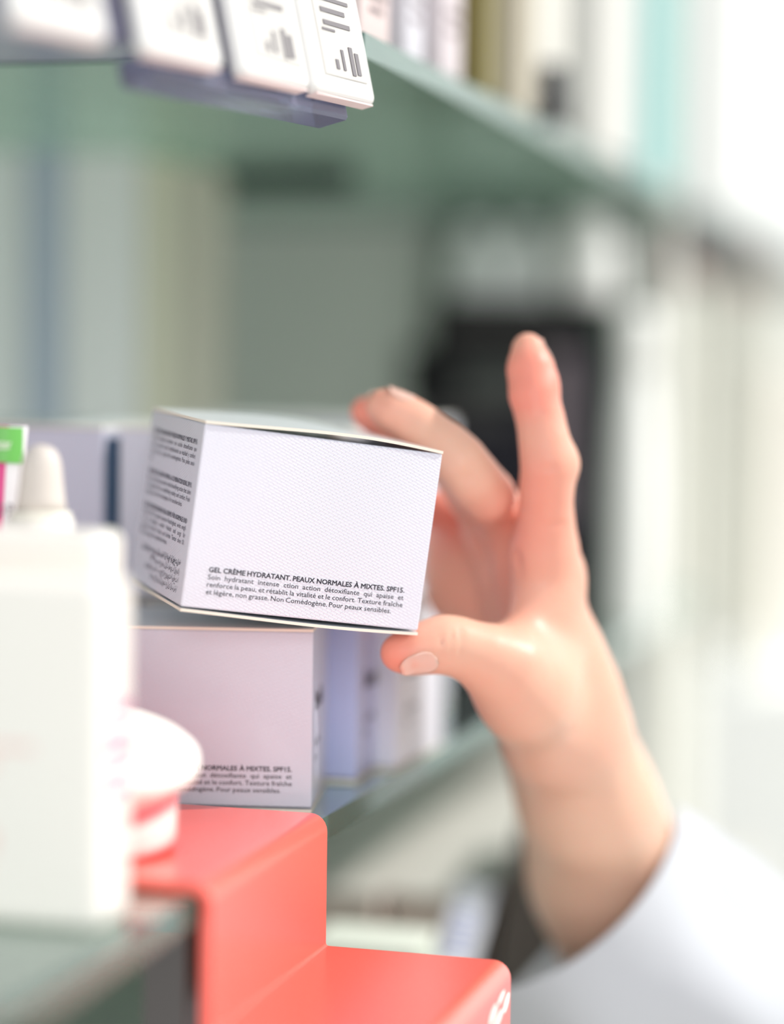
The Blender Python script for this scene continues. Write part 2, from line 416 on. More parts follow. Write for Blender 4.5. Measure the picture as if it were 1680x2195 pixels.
# ------------------------------------------------------------------ hand and arm: implicit surface
def P(x, y, d): return np.array([(x - CX) / F * d, (y - CY) / F * d, d])
class RC:   # round cone
    def __init__(s, a, b, ra, rb): s.a, s.b, s.ra, s.rb = np.array(a), np.array(b), ra, rb
    def bounds(s): return np.minimum(s.a - s.ra, s.b - s.rb), np.maximum(s.a + s.ra, s.b + s.rb)
    def f(s, X):
        ba = s.b - s.a; L = ba @ ba; h = np.clip(((X - s.a) @ ba) / L, 0, 1)
        return np.sqrt((((X - s.a) - h[..., None] * ba) ** 2).sum(-1)) - (s.ra + (s.rb - s.ra) * h)
class EL:   # ellipsoid, approx distance; axes as rows
    def __init__(s, c, A, r): s.c, s.A, s.r = np.array(c), np.array(A), np.array(r)
    def bounds(s): m = max(s.r); return s.c - m, s.c + m
    def f(s, X):
        q = (X - s.c) @ s.A.T; k0 = np.sqrt(((q / s.r) ** 2).sum(-1)); k1 = np.sqrt(((q / s.r ** 2) ** 2).sum(-1)) + 1e-9
        return k0 * (k0 - 1) / k1
def smin(a, b, k):
    h = np.maximum(k - np.abs(a - b), 0) / k
    return np.minimum(a, b) - h * h * k * 0.25
mm = 0.001
def chain(pts, k=0.0035):     # pts: (x, y, d, r_mm)
    out = []
    for p, q in zip(pts, pts[1:]): out.append(RC(P(*p[:3]), P(*q[:3]), p[3] * mm, q[3] * mm))
    return (out, k)
def axes(t, n):
    t = t / np.linalg.norm(t); n = n - t * (n @ t); n /= np.linalg.norm(n); return np.array([t, n, np.cross(t, n)])
# fingers
index = chain([(1131, 748, .772, 5.3), (1136, 790, .770, 7.0), (1144, 845, .768, 7.5), (1158, 900, .767, 7.2), (1167, 950, .766, 7.7), (1176, 998, .766, 8.5), (1171, 1050, .769, 8.3), (1169, 1110, .773, 8.7), (1168, 1170, .777, 9.6)])
middle = chain([(819, 869, .774, 5.3), (842, 881, .773, 6.4), (882, 903, .773, 6.9), (915, 925, .772, 6.9), (956, 957, .770, 7.5), (986, 990, .769, 8.3), (1016, 1030, .772, 8.6), (1044, 1062, .777, 8.6), (1078, 1112, .797, 8.8)])
ring = chain([(781, 883, .800, 4.9), (804, 893, .800, 5.7), (845, 908, .797, 6.2), (890, 935, .797, 6.4), (940, 975, .794, 7.2), (985, 1020, .797, 7.4), (1010, 1060, .802, 7.8), (1050, 1130, .812, 8.4)])
pinky = chain([(880, 1100, .822, 4.4), (905, 1085, .822, 5.4), (940, 1092, .823, 6.0), (975, 1110, .826, 6.6), (1010, 1155, .832, 8.2)])
thumb = chain([(851, 1400, .742, 4.8), (869, 1398, .743, 6.0), (905, 1391, .744, 6.8), (948, 1380, .746, 8.0), (985, 1387, .748, 8.2), (1030, 1405, .750, 8.8), (1080, 1433, .755, 11.0)], 0.005)
palm = [RC(P(950, 1125, .836), P(962, 1278, .842), 7.5 * mm, 8.0 * mm), RC(P(1168, 1180, .778), P(1202, 1400, .795), 9.4 * mm, 12.5 * mm), RC(P(1202, 1400, .795), P(1222, 1530, .808), 12.5 * mm, 15 * mm),
        RC(P(1100, 1130, .796), P(1185, 1480, .810), 9.0 * mm, 14 * mm),
        RC(P(1055, 1150, .814), P(1170, 1480, .822), 8.6 * mm, 14 * mm),
        RC(P(1015, 1175, .832), P(1120, 1440, .838), 8.6 * mm, 15 * mm),
        RC(P(975, 1235, .838), P(1085, 1440, .842), 7.5 * mm, 13 * mm),
        RC(P(1160, 1235, .778), P(1165, 1400, .780), 8.0 * mm, 12.5 * mm),
        RC(P(1165, 1270, .776), P(1085, 1420, .762), 4.5 * mm, 8.0 * mm)]
arm = [RC(P(1080, 1433, .755), P(1125, 1485, .768), 10.8 * mm, 13.0 * mm), RC(P(1125, 1485, .768), P(1170, 1590, .800), 13.0 * mm, 14.5 * mm), RC(P(1205, 1510, .806), P(1222, 1600, .822), 19 * mm, 19.5 * mm), RC(P(1180, 1500, .834), P(1212, 1600, .848), 16 * mm, 18.5 * mm),
       RC(P(1222, 1600, .822), P(1262, 1720, .838), 19 * mm, 21 * mm), RC(P(1212, 1600, .848), P(1258, 1720, .860), 18.5 * mm, 21 * mm),
       RC(P(1262, 1720, .838), P(1300, 1870, .866), 21 * mm, 23.5 * mm), RC(P(1258, 1720, .860), P(1300, 1870, .880), 21 * mm, 24.5 * mm),
       RC(P(1300, 1870, .866), P(1400, 2120, .900), 24.5 * mm, 28 * mm), RC(P(1300, 1870, .880), P(1400, 2120, .922), 24.5 * mm, 28 * mm)]
bumps = [EL(P(1205, 990, .768), axes(P(1176, 998, .766) - P(1167, 950, .766), np.array([1., 0, .3])), [6 * mm, 4.5 * mm, 6 * mm]),
         EL(P(1170, 822, .770), axes(P(1143, 850, .768) - P(1134, 795, .770), np.array([1., 0, .3])), [4.5 * mm, 3.0 * mm, 5 * mm]),
         EL(P(1215, 1235, .785), axes(np.array([0., 1, 0]), np.array([1., 0, .2])), [9 * mm, 6 * mm, 8 * mm])]
# creases: thin grooves, (points, groove radius, depth)
creases = [([(1112, 889, .759), (1150, 891, .758), (1180, 886, .762)], 0.7, 0.8),
           ([(1128, 1001, .757), (1170, 1005, .756), (1205, 1000, .760)], 0.8, 0.9),
           ([(1125, 1112, .763), (1170, 1128, .762), (1200, 1122, .766)], 0.9, 0.9),
           ([(965, 1050, .762), (985, 1035, .760), (1005, 1022, .762)], 0.9, 0.8),
           ([(1000, 1103, .776), (1040, 1112, .777), (1078, 1098, .777), (1100, 1075, .780)], 1.2, 1.4),
           ([(1110, 1195, .772), (1095, 1260, .768), (1060, 1305, .764), (1030, 1332, .760)], 1.5, 1.6),
           ([(985, 1350, .740), (990, 1375, .7375), (985, 1405, .738)], 0.6, 0.6),
           ([(965, 1348, .740), (969, 1375, .7365), (966, 1408, .738)], 0.6, 0.6),
           ([(940, 1350, .739), (945, 1375, .7365), (944, 1405, .738)], 0.5, 0.5)]
def field(X, grid=None):
    """grid: (origin, h, shape) for block evaluation; X (n,3) otherwise"""
    big = 1.0
    def ev(prims, k, base=None):
        if grid is None:
            r = base if base is not None else np.full(len(X), big)
            for p in prims: r = smin(r, p.f(X), k)
            return r
        o, h, sh = grid
        r = base if base is not None else np.full(sh, big, np.float32)
        for p in prims:
            lo, hi = p.bounds(); pad = 0.012
            i0 = np.maximum(((lo - pad - o) / h).astype(int), 0); i1 = np.minimum(((hi + pad - o) / h).astype(int) + 1, sh)
            if (i1 <= i0).any(): continue
            sl = tuple(slice(a, b) for a, b in zip(i0, i1))
            g = np.stack(np.meshgrid(*[o[q] + h * np.arange(i0[q], i1[q]) for q in range(3)], indexing='ij'), -1)
            r[sl] = smin(r[sl], p.f(g).astype(np.float32), k)
        return r
    fs = None
    for ch, k in (index, middle, ring, pinky, thumb):
        v = ev(ch, k)
        fs = v if fs is None else smin(fs, v, 0.0006)
    pf = ev(palm, 0.009); pf = ev(arm, 0.014, pf)
    r = smin(fs, pf, 0.0075)
    r = ev(bumps, 0.004, r)
    for pts, rad, dep in creases:
        for p, q in zip(pts, pts[1:]):
            c = RC(P(*p), P(*q), rad * mm, rad * mm)
            if grid is None: X_ = X; sl = slice(None)
            else:
                o, h, sh = grid; lo, hi = c.bounds(); pad = 0.005
                i0 = np.maximum(((lo - pad - o) / h).astype(int), 0); i1 = np.minimum(((hi + pad - o) / h).astype(int) + 1, sh)
                if (i1 <= i0).any(): continue
                sl = tuple(slice(a, b) for a, b in zip(i0, i1))
                X_ = np.stack(np.meshgrid(*[o[q2] + h * np.arange(i0[q2], i1[q2]) for q2 in range(3)], indexing='ij'), -1)
            ds = c.f(X_) + rad * mm
            r[sl] = r[sl] + (dep * mm * np.exp(-(ds / (1.4 * rad * mm)) ** 2)).astype(r.dtype)
    return r

def surface_nets(V, o, h):
    s = V < 0
    nx, ny, nz = V.shape
    acc = np.zeros((nx - 1, ny - 1, nz - 1, 3), np.float32); cnt = np.zeros((nx - 1, ny - 1, nz - 1), np.float32)
    for ax_ in range(3):
        a = [slice(None)] * 3; b = [slice(None)] * 3; a[ax_] = slice(0, -1); b[ax_] = slice(1, None)
        va, vb = V[tuple(a)], V[tuple(b)]; cr = (va < 0) != (vb < 0)
        idx = np.argwhere(cr); t = va[cr] / (va[cr] - vb[cr]); pos = idx.astype(np.float32); pos[:, ax_] += t
        oth = [q for q in range(3) if q != ax_]
        for d0 in (0, -1):
            for d1 in (0, -1):
                c = idx.copy(); c[:, oth[0]] += d0; c[:, oth[1]] += d1
                ok = ((c >= 0) & (c < np.array([nx - 1, ny - 1, nz - 1]))).all(1); cc = c[ok]
                np.add.at(acc, (cc[:, 0], cc[:, 1], cc[:, 2]), pos[ok]); np.add.at(cnt, (cc[:, 0], cc[:, 1], cc[:, 2]), 1)
    act = cnt > 0; ids = -np.ones(cnt.shape, int); ids[act] = np.arange(act.sum())
    verts = o + h * (acc[act] / cnt[act][:, None])
    faces = []
    for ax_ in range(3):
        a = [slice(None)] * 3; b = [slice(None)] * 3; a[ax_] = slice(0, -1); b[ax_] = slice(1, None)
        cr = s[tuple(a)] != s[tuple(b)]; idx = np.argwhere(cr); inside = s[tuple(a)][cr]
        oth = [q for q in range(3) if q != ax_]
        ok = (idx[:, oth[0]] > 0) & (idx[:, oth[1]] > 0) & (idx[:, oth[0]] < V.shape[oth[0]] - 1) & (idx[:, oth[1]] < V.shape[oth[1]] - 1)
        idx, inside = idx[ok], inside[ok]
        def g(d0, d1):
            c = idx.copy(); c[:, oth[0]] += d0; c[:, oth[1]] += d1; return ids[c[:, 0], c[:, 1], c[:, 2]]
        q = np.stack([g(-1, -1), g(0, -1), g(0, 0), g(-1, 0)], 1)
        flip = inside if ax_ != 1 else ~inside
        q[~flip] = q[~flip][:, ::-1]
        faces.append(q)
    return verts, np.concatenate(faces)

GH = 0.00115
go = np.array([-0.020, -0.068, 0.722]); gsh = ((np.array([0.165, 0.255, 0.975]) - go) / GH).astype(int)
V = field(None, (go, GH, gsh))
hv, hf = surface_nets(V, go, GH)
del V

def skin_mat():
    m = mat('skin', (232, 178, 150), rough=0.42, spec=0.4, sss=0.35)
    nt = m.node_tree; b = nt.nodes['Principled BSDF']
    at = nt.nodes.new('ShaderNodeAttribute'); at.attribute_name = 'blush_shade'
    mx = nt.nodes.new('ShaderNodeMix'); mx.data_type = 'RGBA'
    mx.inputs[6].default_value = lin((222, 186, 162)) + (1,); mx.inputs[7].default_value = lin((230, 146, 128)) + (1,)
    n = nt.nodes.new('ShaderNodeTexNoise'); n.inputs['Scale'].default_value = 70; n.inputs['Detail'].default_value = 5
    tc = nt.nodes.new('ShaderNodeTexCoord'); nt.links.new(tc.outputs['Object'], n.inputs['Vector'])
    ma = nt.nodes.new('ShaderNodeMath'); ma.operation = 'MULTIPLY_ADD'; ma.inputs[1].default_value = 0.3; ma.inputs[2].default_value = -0.15
    nt.links.new(n.outputs['Fac'], ma.inputs[0]); a2 = nt.nodes.new('ShaderNodeMath'); a2.operation = 'ADD'; a2.use_clamp = True
    nt.links.new(ma.outputs[0], a2.inputs[0]); nt.links.new(at.outputs['Fac'], a2.inputs[1])
    nt.links.new(a2.outputs[0], mx.inputs[0]); nt.links.new(mx.outputs[2], b.inputs['Base Color'])
    n2 = nt.nodes.new('ShaderNodeTexNoise'); n2.inputs['Scale'].default_value = 900; n2.inputs['Detail'].default_value = 3
    nt.links.new(tc.outputs['Object'], n2.inputs['Vector'])
    bp = nt.nodes.new('ShaderNodeBump'); bp.inputs['Strength'].default_value = 0.15; bp.inputs['Distance'].default_value = 0.0003
    nt.links.new(n2.outputs['Fac'], bp.inputs['Height']); nt.links.new(bp.outputs['Normal'], b.inputs['Normal'])
    return m
SKIN = skin_mat()
me = bpy.data.meshes.new('hand_and_forearm')
wv = [tuple(c2w(v)) for v in hv]
PO = c2w(P(1400, 2300, .92))
wv = [(v[0] - PO.x, v[1] - PO.y, v[2] - PO.z) for v in wv]
me.from_pydata(wv, [], hf.tolist()); me.update()
for p in me.polygons: p.use_smooth = True
# blush: rosier pads, knuckles and palm; ring tip reddened for the middle finger's shade
bl = np.full(len(hv), 0.15)
for (x, y, d, r, a) in ((1125, 800, .765, 14, .8), (1150, 850, .765, 13, .6), (1165, 1000, .76, 10, .45), (1165, 1110, .765, 16, .35), (820, 880, .776, 16, .55), (775, 885, .80, 15, .9), (940, 1092, .82, 16, .8),
                        (850, 1395, .74, 12, .75), (1060, 1110, .78, 20, .4), (1050, 1210, .80, 38, .2), (1130, 1280, .78, 26, .3), (970, 1300, .83, 25, .15), (1130, 1440, .75, 16, .15), (1150, 1560, .80, 30, .25)):
    dd = np.sqrt(((hv - P(x, y, d)) ** 2).sum(1)); bl += a * np.exp(-(dd / (r * mm)) ** 2)
at = me.attributes.new('blush_shade', 'FLOAT', 'POINT'); at.data.foreach_set('value', np.clip(bl, 0, 1).astype(np.float32))
me.materials.append(SKIN)
person = empty('person', Matrix.Translation(PO), 'person in a white coat, right hand raised and pinching the carton', 'person')
ho = bpy.data.objects.new('hand_and_forearm', me); COL.objects.link(ho); ho.parent = person; ho['label'] = 'bare right hand and forearm'
def nm(o): o.parent = person; return o
NAIL = mat('fingernail', (226, 180, 164), rough=0.28, spec=0.6, coat=0.5, sss=0.2)
def march(o, dirs):
    t = np.zeros(len(dirs))
    for _ in range(40): t += np.clip(-field(o + dirs * t[:, None]), -0.002, 0.002) * 0.9
    return t
def nail(a, b, n, L, wd, over):
    """a: axis point under the nail root, b: towards the tip, n: outward normal (all camera space)"""
    t = (b - a) / np.linalg.norm(b - a); n = n - t * (n @ t); n /= np.linalg.norm(n); s = np.cross(t, n)
    nu, nv = 10, 12; pts = []
    for i in range(nu + 1):
        u = i / nu; hw = wd * math.sqrt(max(0.05, 1 - (max(0, 0.4 - u) / 0.4) ** 2)) * (1 if u < 0.6 else math.sqrt(max(0.12, 1 - ((u - .6) / .42) ** 2)))
        for j in range(nv + 1):
            v = (j / nv * 2 - 1) * hw
            pts.append((a + t * (u * L), n * math.cos(v) + s * math.sin(v), u, j))
    O = np.array([p[0] for p in pts]); Dd = np.array([p[1] for p in pts])
    Tm = march(O, Dd)
    Tm = Tm.reshape(nu + 1, nv + 1)
    for i in range(1, nu + 1):        # keep the free edge straight over the rounded tip
        if i / nu > 0.72: Tm[i] = np.maximum(Tm[i], Tm[i - 1] - 0.00012)
    Tm = Tm.ravel()
    out = O + Dd * (Tm + 0.00035)[:, None]; inn = O + Dd * (Tm - 0.0005)[:, None]
    bm = bmesh.new()
    A = [bm.verts.new(tuple(c2w(v) - PO)) for v in out]; B = [bm.verts.new(tuple(c2w(v) - PO)) for v in inn]
    k = nv + 1
    for i in range(nu):
        for j in range(nv):
            bm.faces.new((A[i * k + j], A[(i + 1) * k + j], A[(i + 1) * k + j + 1], A[i * k + j + 1]))
            bm.faces.new((B[i * k + j + 1], B[(i + 1) * k + j + 1], B[(i + 1) * k + j], B[i * k + j]))
    for i in range(nu):
        for c in (0, nv): bm.faces.new((A[i * k + c], A[(i + 1) * k + c], B[(i + 1) * k + c], B[i * k + c]))
    for j in range(nv):
        for r_ in (0, nu): bm.faces.new((A[r_ * k + j], A[r_ * k + j + 1], B[r_ * k + j + 1], B[r_ * k + j]))
    return nm(link('fingernail', bm, NAIL, None, True))
nail(P(913, 1380, .744), P(850, 1408, .742), np.array([0.12, 0.62, -0.78]), 0.0118, 0.54, 0.001)
nail(P(1140, 792, .770), P(1129, 745, .772), np.array([0.92, -0.1, 0.30]), 0.0100, 0.75, 0.001)
nail(P(866, 896, .774), P(819, 869, .774), np.array([0.42, -0.85, -0.22]), 0.0095, 0.75, 0.001)
nail(P(826, 899, .796), P(784, 878, .796), np.array([0.42, -0.85, -0.1]), 0.0085, 0.75, 0.001)

# sleeve: lofted rings with a draped cuff
def sleeve():
    COAT = mat('white_coat_cotton', (192, 195, 201), rough=0.85, sheen=0.1, bump=(40, 0.3, 0.002))
    st = [(1215, 1905, .878, 52, 58), (1262, 1975, .886, 56, 60), (1350, 2070, .898, 60, 60), (1480, 2190, .915, 64, 56), (1660, 2320, .935, 67, 60), (1930, 2440, .955, 70, 64), (2300, 2520, .98, 74, 70)]
    C = [P(*s[:3]) for s in st]; n = 64; rings = []
    view = np.array([0, 0, -1.0]); bm = bmesh.new(); inner = []
    for i, s in enumerate(st):
        t = C[min(i + 1, len(C) - 1)] - C[max(i - 1, 0)]; t /= np.linalg.norm(t)
        if i == 0: t = np.array([0.62, 0.76, 0.06]); t /= np.linalg.norm(t)
        v = view - t * (view @ t); v /= np.linalg.norm(v); u = np.cross(t, v)       # u lies across in the picture
        ro, ri = [], []
        for k in range(n):
            a = 2 * math.pi * k / n
            fold = 1 + (0.075 * math.sin(4 * a + i * 1.3) + 0.045 * math.sin(7 * a - i * 1.2)) * min(1, i / 1.5)
            Li = sum(np.linalg.norm(C[q + 1] - C[q]) for q in range(i))
            off = 0.007 * math.cos(a) ** 2 if math.cos(a) > 0 else 0.055 * abs(math.cos(a)) ** 0.5
            off = off if i == 0 else max(0.0, off + 0.0015 * i - Li)
            p = C[i] + (u * math.sin(a) * s[3] + v * math.cos(a) * s[4]) * mm * fold + t * off
            ro.append(bm.verts.new(tuple(c2w(p) - PO)))
            p2 = C[i] + (u * math.sin(a) * (s[3] - 1.6) + v * math.cos(a) * (s[4] - 1.6)) * mm * fold + t * off
            ri.append(bm.verts.new(tuple(c2w(p2) - PO)))
        rings.append(ro); inner.append(ri)
    for R_ in (rings, inner):
        for a, b in zip(R_, R_[1:]):
            for k in range(n): bm.faces.new((a[k], a[(k + 1) % n], b[(k + 1) % n], b[k]))
    for k in range(n): bm.faces.new((rings[0][k], rings[0][(k + 1) % n], inner[0][(k + 1) % n], inner[0][k]))
    bm.faces.new(rings[-1])
    o = nm(link('coat_sleeve', bm, COAT, None, True))
    sb = o.modifiers.new('s', 'SUBSURF'); sb.levels = 1; sb.render_levels = 2
    return o
sleeve()['label'] = 'white cotton coat sleeve'

# ------------------------------------------------------------------ foreground products, left
CREAM = mat('warm_white_plastic', (243, 239, 232), rough=0.35, coat=0.2)
PINKP = mat('magenta_print', (190, 14, 130), rough=0.5)
FAINT = mat('faint_pink_print', (240, 214, 208), rough=0.5)
def pack(name, x, ytop, ybot, wd, dp, label, bev, prints=()):
    p = onZ(x, ybot, ZG + 0.0003); d = (p - EYE).dot(FW)
    H = (ybot - ytop) / F * d / UP.z
    t = empty(name, place_rf(p, math.radians(2), wd), label, 'pack', None)
    boxo('carton_body', (0, 0, 0), (wd, dp, H), CREAM, t, bev=bev, seg=5, smooth=False)
    for pr in prints:
        nm_, a, b, m = pr
        boxo(nm_, a, b, m, t)
    return t, H, d
t1, H1, d1 = pack('pump_pack', 216, 1248, 1998, 0.060, 0.022, 'front white rounded product pack with magenta lettering on its side, bottom left', 0.003)
bmp = bmesh.new()
for k, zz in enumerate((0.071, 0.0655, 0.0605, 0.0555, 0.0505)):
    hh = (0.0026, 0.0012, 0.0028, 0.0014, 0.0022)[k]
    box(bmp, (0.0600, 0.0045, zz - 0.018), (0.0602, 0.0175, zz - 0.018 + hh))
link('magenta_lettering', bmp, PINKP, t1)
bmp = bmesh.new()
for (x_, z_, w_, h_) in ((0.020, 0.044, 0.022, 0.002), (0.018, 0.039, 0.014, 0.003), (0.022, 0.018, 0.010, 0.006), (0.024, 0.012, 0.006, 0.003)):
    box(bmp, (x_, -0.0002, z_), (x_ + w_, 0.0003, z_ + h_))
link('faint_print', bmp, FAINT, t1)
t2, H2, d2 = pack('pump_pack', 209, 1142, 1925, 0.064, 0.020, 'taller white product pack standing behind the front one, bottom left', 0.0035)

# dropper bottle and tester tube on the riser platform
def bottle_dropper():
    p = W(88, 1108, 0.668); H = p.z - ZT - 0.0003
    t = empty('dropper_bottle', Matrix.Translation((p.x, p.y, ZT + 0.0003)), 'white bottle with a domed rubber cap beside the pink tester tube', 'bottle')
    link('bottle_body', lathe(bmesh.new(), [(0.0135, 0), (0.0148, 0.002), (0.0148, H - 0.018), (0.012, H - 0.008), (0.0095, H - 0.003), (0.0095, H - 0.0005)]), CREAM, t, True)
    link('collar', lathe(bmesh.new(), [(0.0085, H - 0.0005), (0.0088, H), (0.0088, H + 0.0012), (0.0078, H + 0.0018)]), mat('collar_ivory', (236, 234, 222), rough=0.3), t, True)
    link('domed_cap', lathe(bmesh.new(), [(0.0074, H + 0.0018), (0.0068, H + 0.005), (0.0062, H + 0.010), (0.0058, H + 0.0145), (0.0052, H + 0.0172), (0.0040, H + 0.0192), (0.0022, H + 0.0204), (0.0003, H + 0.0208)]), mat('rubber_cap_ivory', (214, 206, 198), rough=0.5), t, True)
bottle_dropper()
def tube():
    p = W(2, 1122, 0.69); H = p.z - ZT - 0.0003; top = W(2, 912, 0.69).z - ZT - 0.0003
    t = empty('tester_tube', Matrix.Translation((p.x, p.y, ZT + 0.0003)) @ Matrix.Rotation(math.radians(6), 4, 'Z'), 'pink and white squeeze tube with a green tester sticker at the left edge', 'tube')
    bm = bmesh.new(); n = 40; prev = None
    prof = [(0.0, 1.0), (0.25, 1.0), (0.7, 0.8), (0.95, 0.30), (1.0, 0.12)]
    for q, sq in prof:
        z = 0.014 + q * (top - 0.014); ringv = []
        for k in range(n):
            a = 2 * math.pi * k / n
            ringv.append(bm.verts.new((0.0062 * (1 + 0.35 * (1 - sq)) * math.cos(a), 0.0062 * sq * math.sin(a), z)))
        if prev:
            for k in range(n):
                f = bm.faces.new((prev[k], prev[(k + 1) % n], ringv[(k + 1) % n], ringv[k]))
                f.material_index = 1 if math.cos(2 * math.pi * (k + .5) / n) > 0.25 else 0
        else: bm.faces.new(ringv[::-1])
        prev = ringv
    bm.faces.new(prev)
    link('tube_body', bm, [mat('tube_pink', (236, 84, 150), rough=0.3), mat('tube_white', (246, 242, 244), rough=0.3)], t, True)
    link('cap', lathe(bmesh.new(), [(0.0060, 0), (0.0063, 0.001), (0.0058, 0.0135), (0.005, 0.0142)]), CREAM, t, True)
    # green sticker wrapped over the right front
    bm = bmesh.new(); z0 = W(2, 990, .69).z - ZT; z1 = W(2, 922, .69).z - ZT; cols = []
    for k in range(13):
        x = -0.0002 + 0.0072 * k / 12; y = -0.0048 + 0.0034 * (k / 12) ** 2
        cols.append((bm.verts.new((x, y, z0 - 0.0006 * k / 12)), bm.verts.new((x, y + 0.001, z1 + 0.001 - 0.0004 * k / 12))))
    for a, b in zip(cols, cols[1:]): bm.faces.new((a[0], b[0], b[1], a[1]))
    o = link('green_sticker', bm, mat('sticker_green', (112, 192, 92), rough=0.4), t)
    so = o.modifiers.new('s', 'SOLIDIFY'); so.thickness = 0.0003
    text_block('sticker_text', [("tester", False, False, False)], 0.0056, 0.0046, 0.004, mat('white_print', (250, 246, 240)), t, Matrix.Translation((-0.0006, -0.0064, (z0 + z1) / 2 - 0.001)) @ Matrix.Rotation(math.radians(28), 4, 'Z'))
    text_block('tube_text', [("ZD P", False, False, False)], 0.007, 0.0052, 0.004, mat('tube_grey_print', (120, 110, 118)), t, Matrix.Translation((-0.0006, -0.0088, W(2, 1103, .69).z - ZT)) @ Matrix.Rotation(math.radians(12), 4, 'Z'))
tube()

# jar with tilted lid
def jar():
    p = W(196, 1838, 0.665); p.z = ZT + 0.0003
    t = empty('cream_jar', Matrix.Translation(p), 'round jar with pink swirls and a white lid sitting askew on the red riser', 'jar')
    r = 0.0243; H = (1838 - 1700) / F * 0.665
    m = mat('pink_swirl_plastic', (250, 190, 186), rough=0.25, coat=0.4)
    nt = m.node_tree; b = nt.nodes['Principled BSDF']
    tc = nt.nodes.new('ShaderNodeTexCoord'); wv_ = nt.nodes.new('ShaderNodeTexWave'); wv_.bands_direction = 'Z'; wv_.inputs['Scale'].default_value = 24; wv_.inputs['Distortion'].default_value = 3.5; wv_.inputs['Detail Scale'].default_value = 0.6
    cr = nt.nodes.new('ShaderNodeValToRGB'); cr.color_ramp.elements[0].color = lin((246, 110, 118)) + (1,); cr.color_ramp.elements[1].color = lin((253, 232, 226)) + (1,); cr.color_ramp.elements[1].position = 0.55
    nt.links.new(tc.outputs['Object'], wv_.inputs['Vector']); nt.links.new(wv_.outputs['Fac'], cr.inputs[0]); nt.links.new(cr.outputs[0], b.inputs['Base Color'])
    link('jar_body', lathe(bmesh.new(), [(r * .93, 0), (r * .98, 0.001), (r, 0.003), (r, H - 0.001), (r * .96, H)], 64), m, t, True)
    link('jar_neck', lathe(bmesh.new(), [(r * .9, H), (r * .92, H + 0.002), (r * .9, H + 0.003)], 64), mat('neck_magenta', (216, 70, 150), rough=0.4), t, True)
    ld = link('lid', lathe(bmesh.new(), [(0.0290, 0), (0.0308, 0.0008), (0.0312, 0.003), (0.0306, 0.0054), (0.0285, 0.0070), (0.02, 0.0078), (0.001, 0.0080)], 64), CREAM, t, True)
    ld.matrix_local = Matrix.Translation((0, -0.001, H + 0.0068)) @ Matrix.Rotation(math.radians(12), 4, RT) @ Matrix.Rotation(math.radians(8), 4, FW)
    bmq = bmesh.new()
    for k in range(5): box(bmq, (0.004 + 0.0022 * k, -0.010, 0.0079), (0.0052 + 0.0022 * k, -0.001 + 0.002 * (k % 2), 0.0082))
    o = link('lid_print', bmq, FAINT, ld)
jar()

# ------------------------------------------------------------------ price tags on the upper shelf rail
RAILM = glass('lilac_clear_plastic', (200, 200, 226), gloss=0.15, body=0.5, bodycol=(172, 168, 192))
SHELL = mat('tag_white_shell', (222, 221, 219), rough=0.4)
SCREEN = mat('tag_paper_grey', (200, 197, 193), rough=0.5)
SIDEP = mat('tag_pink_beige_side', (226, 206, 204), rough=0.5)
th_ = math.radians(13)
zax = (Vector((0, 0, 1)) * math.cos(th_) - n1 * math.sin(th_)).normalized()
yax = (zax.cross(e1)).normalized()
if yax.dot(n1) > 0: yax = -yax           # local +y points away from the viewer
def fr(p): return Matrix(((e1.x, yax.x, zax.x, p.x), (e1.y, yax.y, zax.y, p.y), (e1.z, yax.z, zax.z, p.z), (0, 0, 0, 1)))
labs = ['sharpest white price tag, last on the right end of the rail', 'white price tag second from the right end of the rail', 'blurred white price tag third from the right end of the rail', 'most blurred white price tag at the top left corner']
for k, s in enumerate((0.0, -0.0425, -0.0925, -0.1500)):
    base = fr(rail_pt(s) + Vector((0, 0, 0)))
    tw, tt, hh = 0.0405, 0.0055, 0.0365 if k == 0 else 0.042
    t = empty('price_tag', base, labs[k], 'price tag', 'white price tags on the rail')
    bm = box(bmesh.new(), (-tw, 0.0, 0), (0, tt, hh), 0.0027, 5)
    link('tag_shell', bm, SHELL, t)
    boxo('tag_underside', (-tw + 0.002, 0.001, -0.0004), (-0.002, tt - 0.0005, 0.0002), SIDEP, t)
    boxo('tag_screen', (-tw + 0.0075, -0.0004, 0.006), (-0.0055, 0.0002, hh - 0.004), SCREEN, t, bev=0.0002, seg=1)
    bm = bmesh.new()
    for (x0, z0, x1, z1) in ((-.031, .0300, -.0100, .0311), (-.029, .0262, -.0135, .0276), (-.0285, .0222, -.0115, .0236), (-.0300, .0203, -.022, .0210),
                             (-.0150, .0075, -.0128, .0165), (-.0115, .0080, -.0092, .0150), (-.0205, .0085, -.0190, .0150), (-.0250, .0085, -.0232, .0115)):
        box(bm, (x0, -0.0007, z0), (x1, -0.0003, z1))
    link('tag_print', bm, mat('tag_print_ink', (122, 118, 122), rough=0.6), t)
# rail channel behind and below the tags
rb = fr(rail_pt(0))
boxo_ = bmesh.new(); box(boxo_, (-0.20, tt + 0.0006, 0.004), (-0.010, tt + 0.0026, 0.034), 0.0004, 1); box(boxo_, (-0.122, tt + 0.0006, -0.0042), (-0.010, tt + 0.012, 0.0038), 0.0008, 1)
rl = link('price_rail', boxo_, RAILM, None, False, rb)
tag(rl, 'lilac clear plastic price rail running behind the white tags', 'rail')
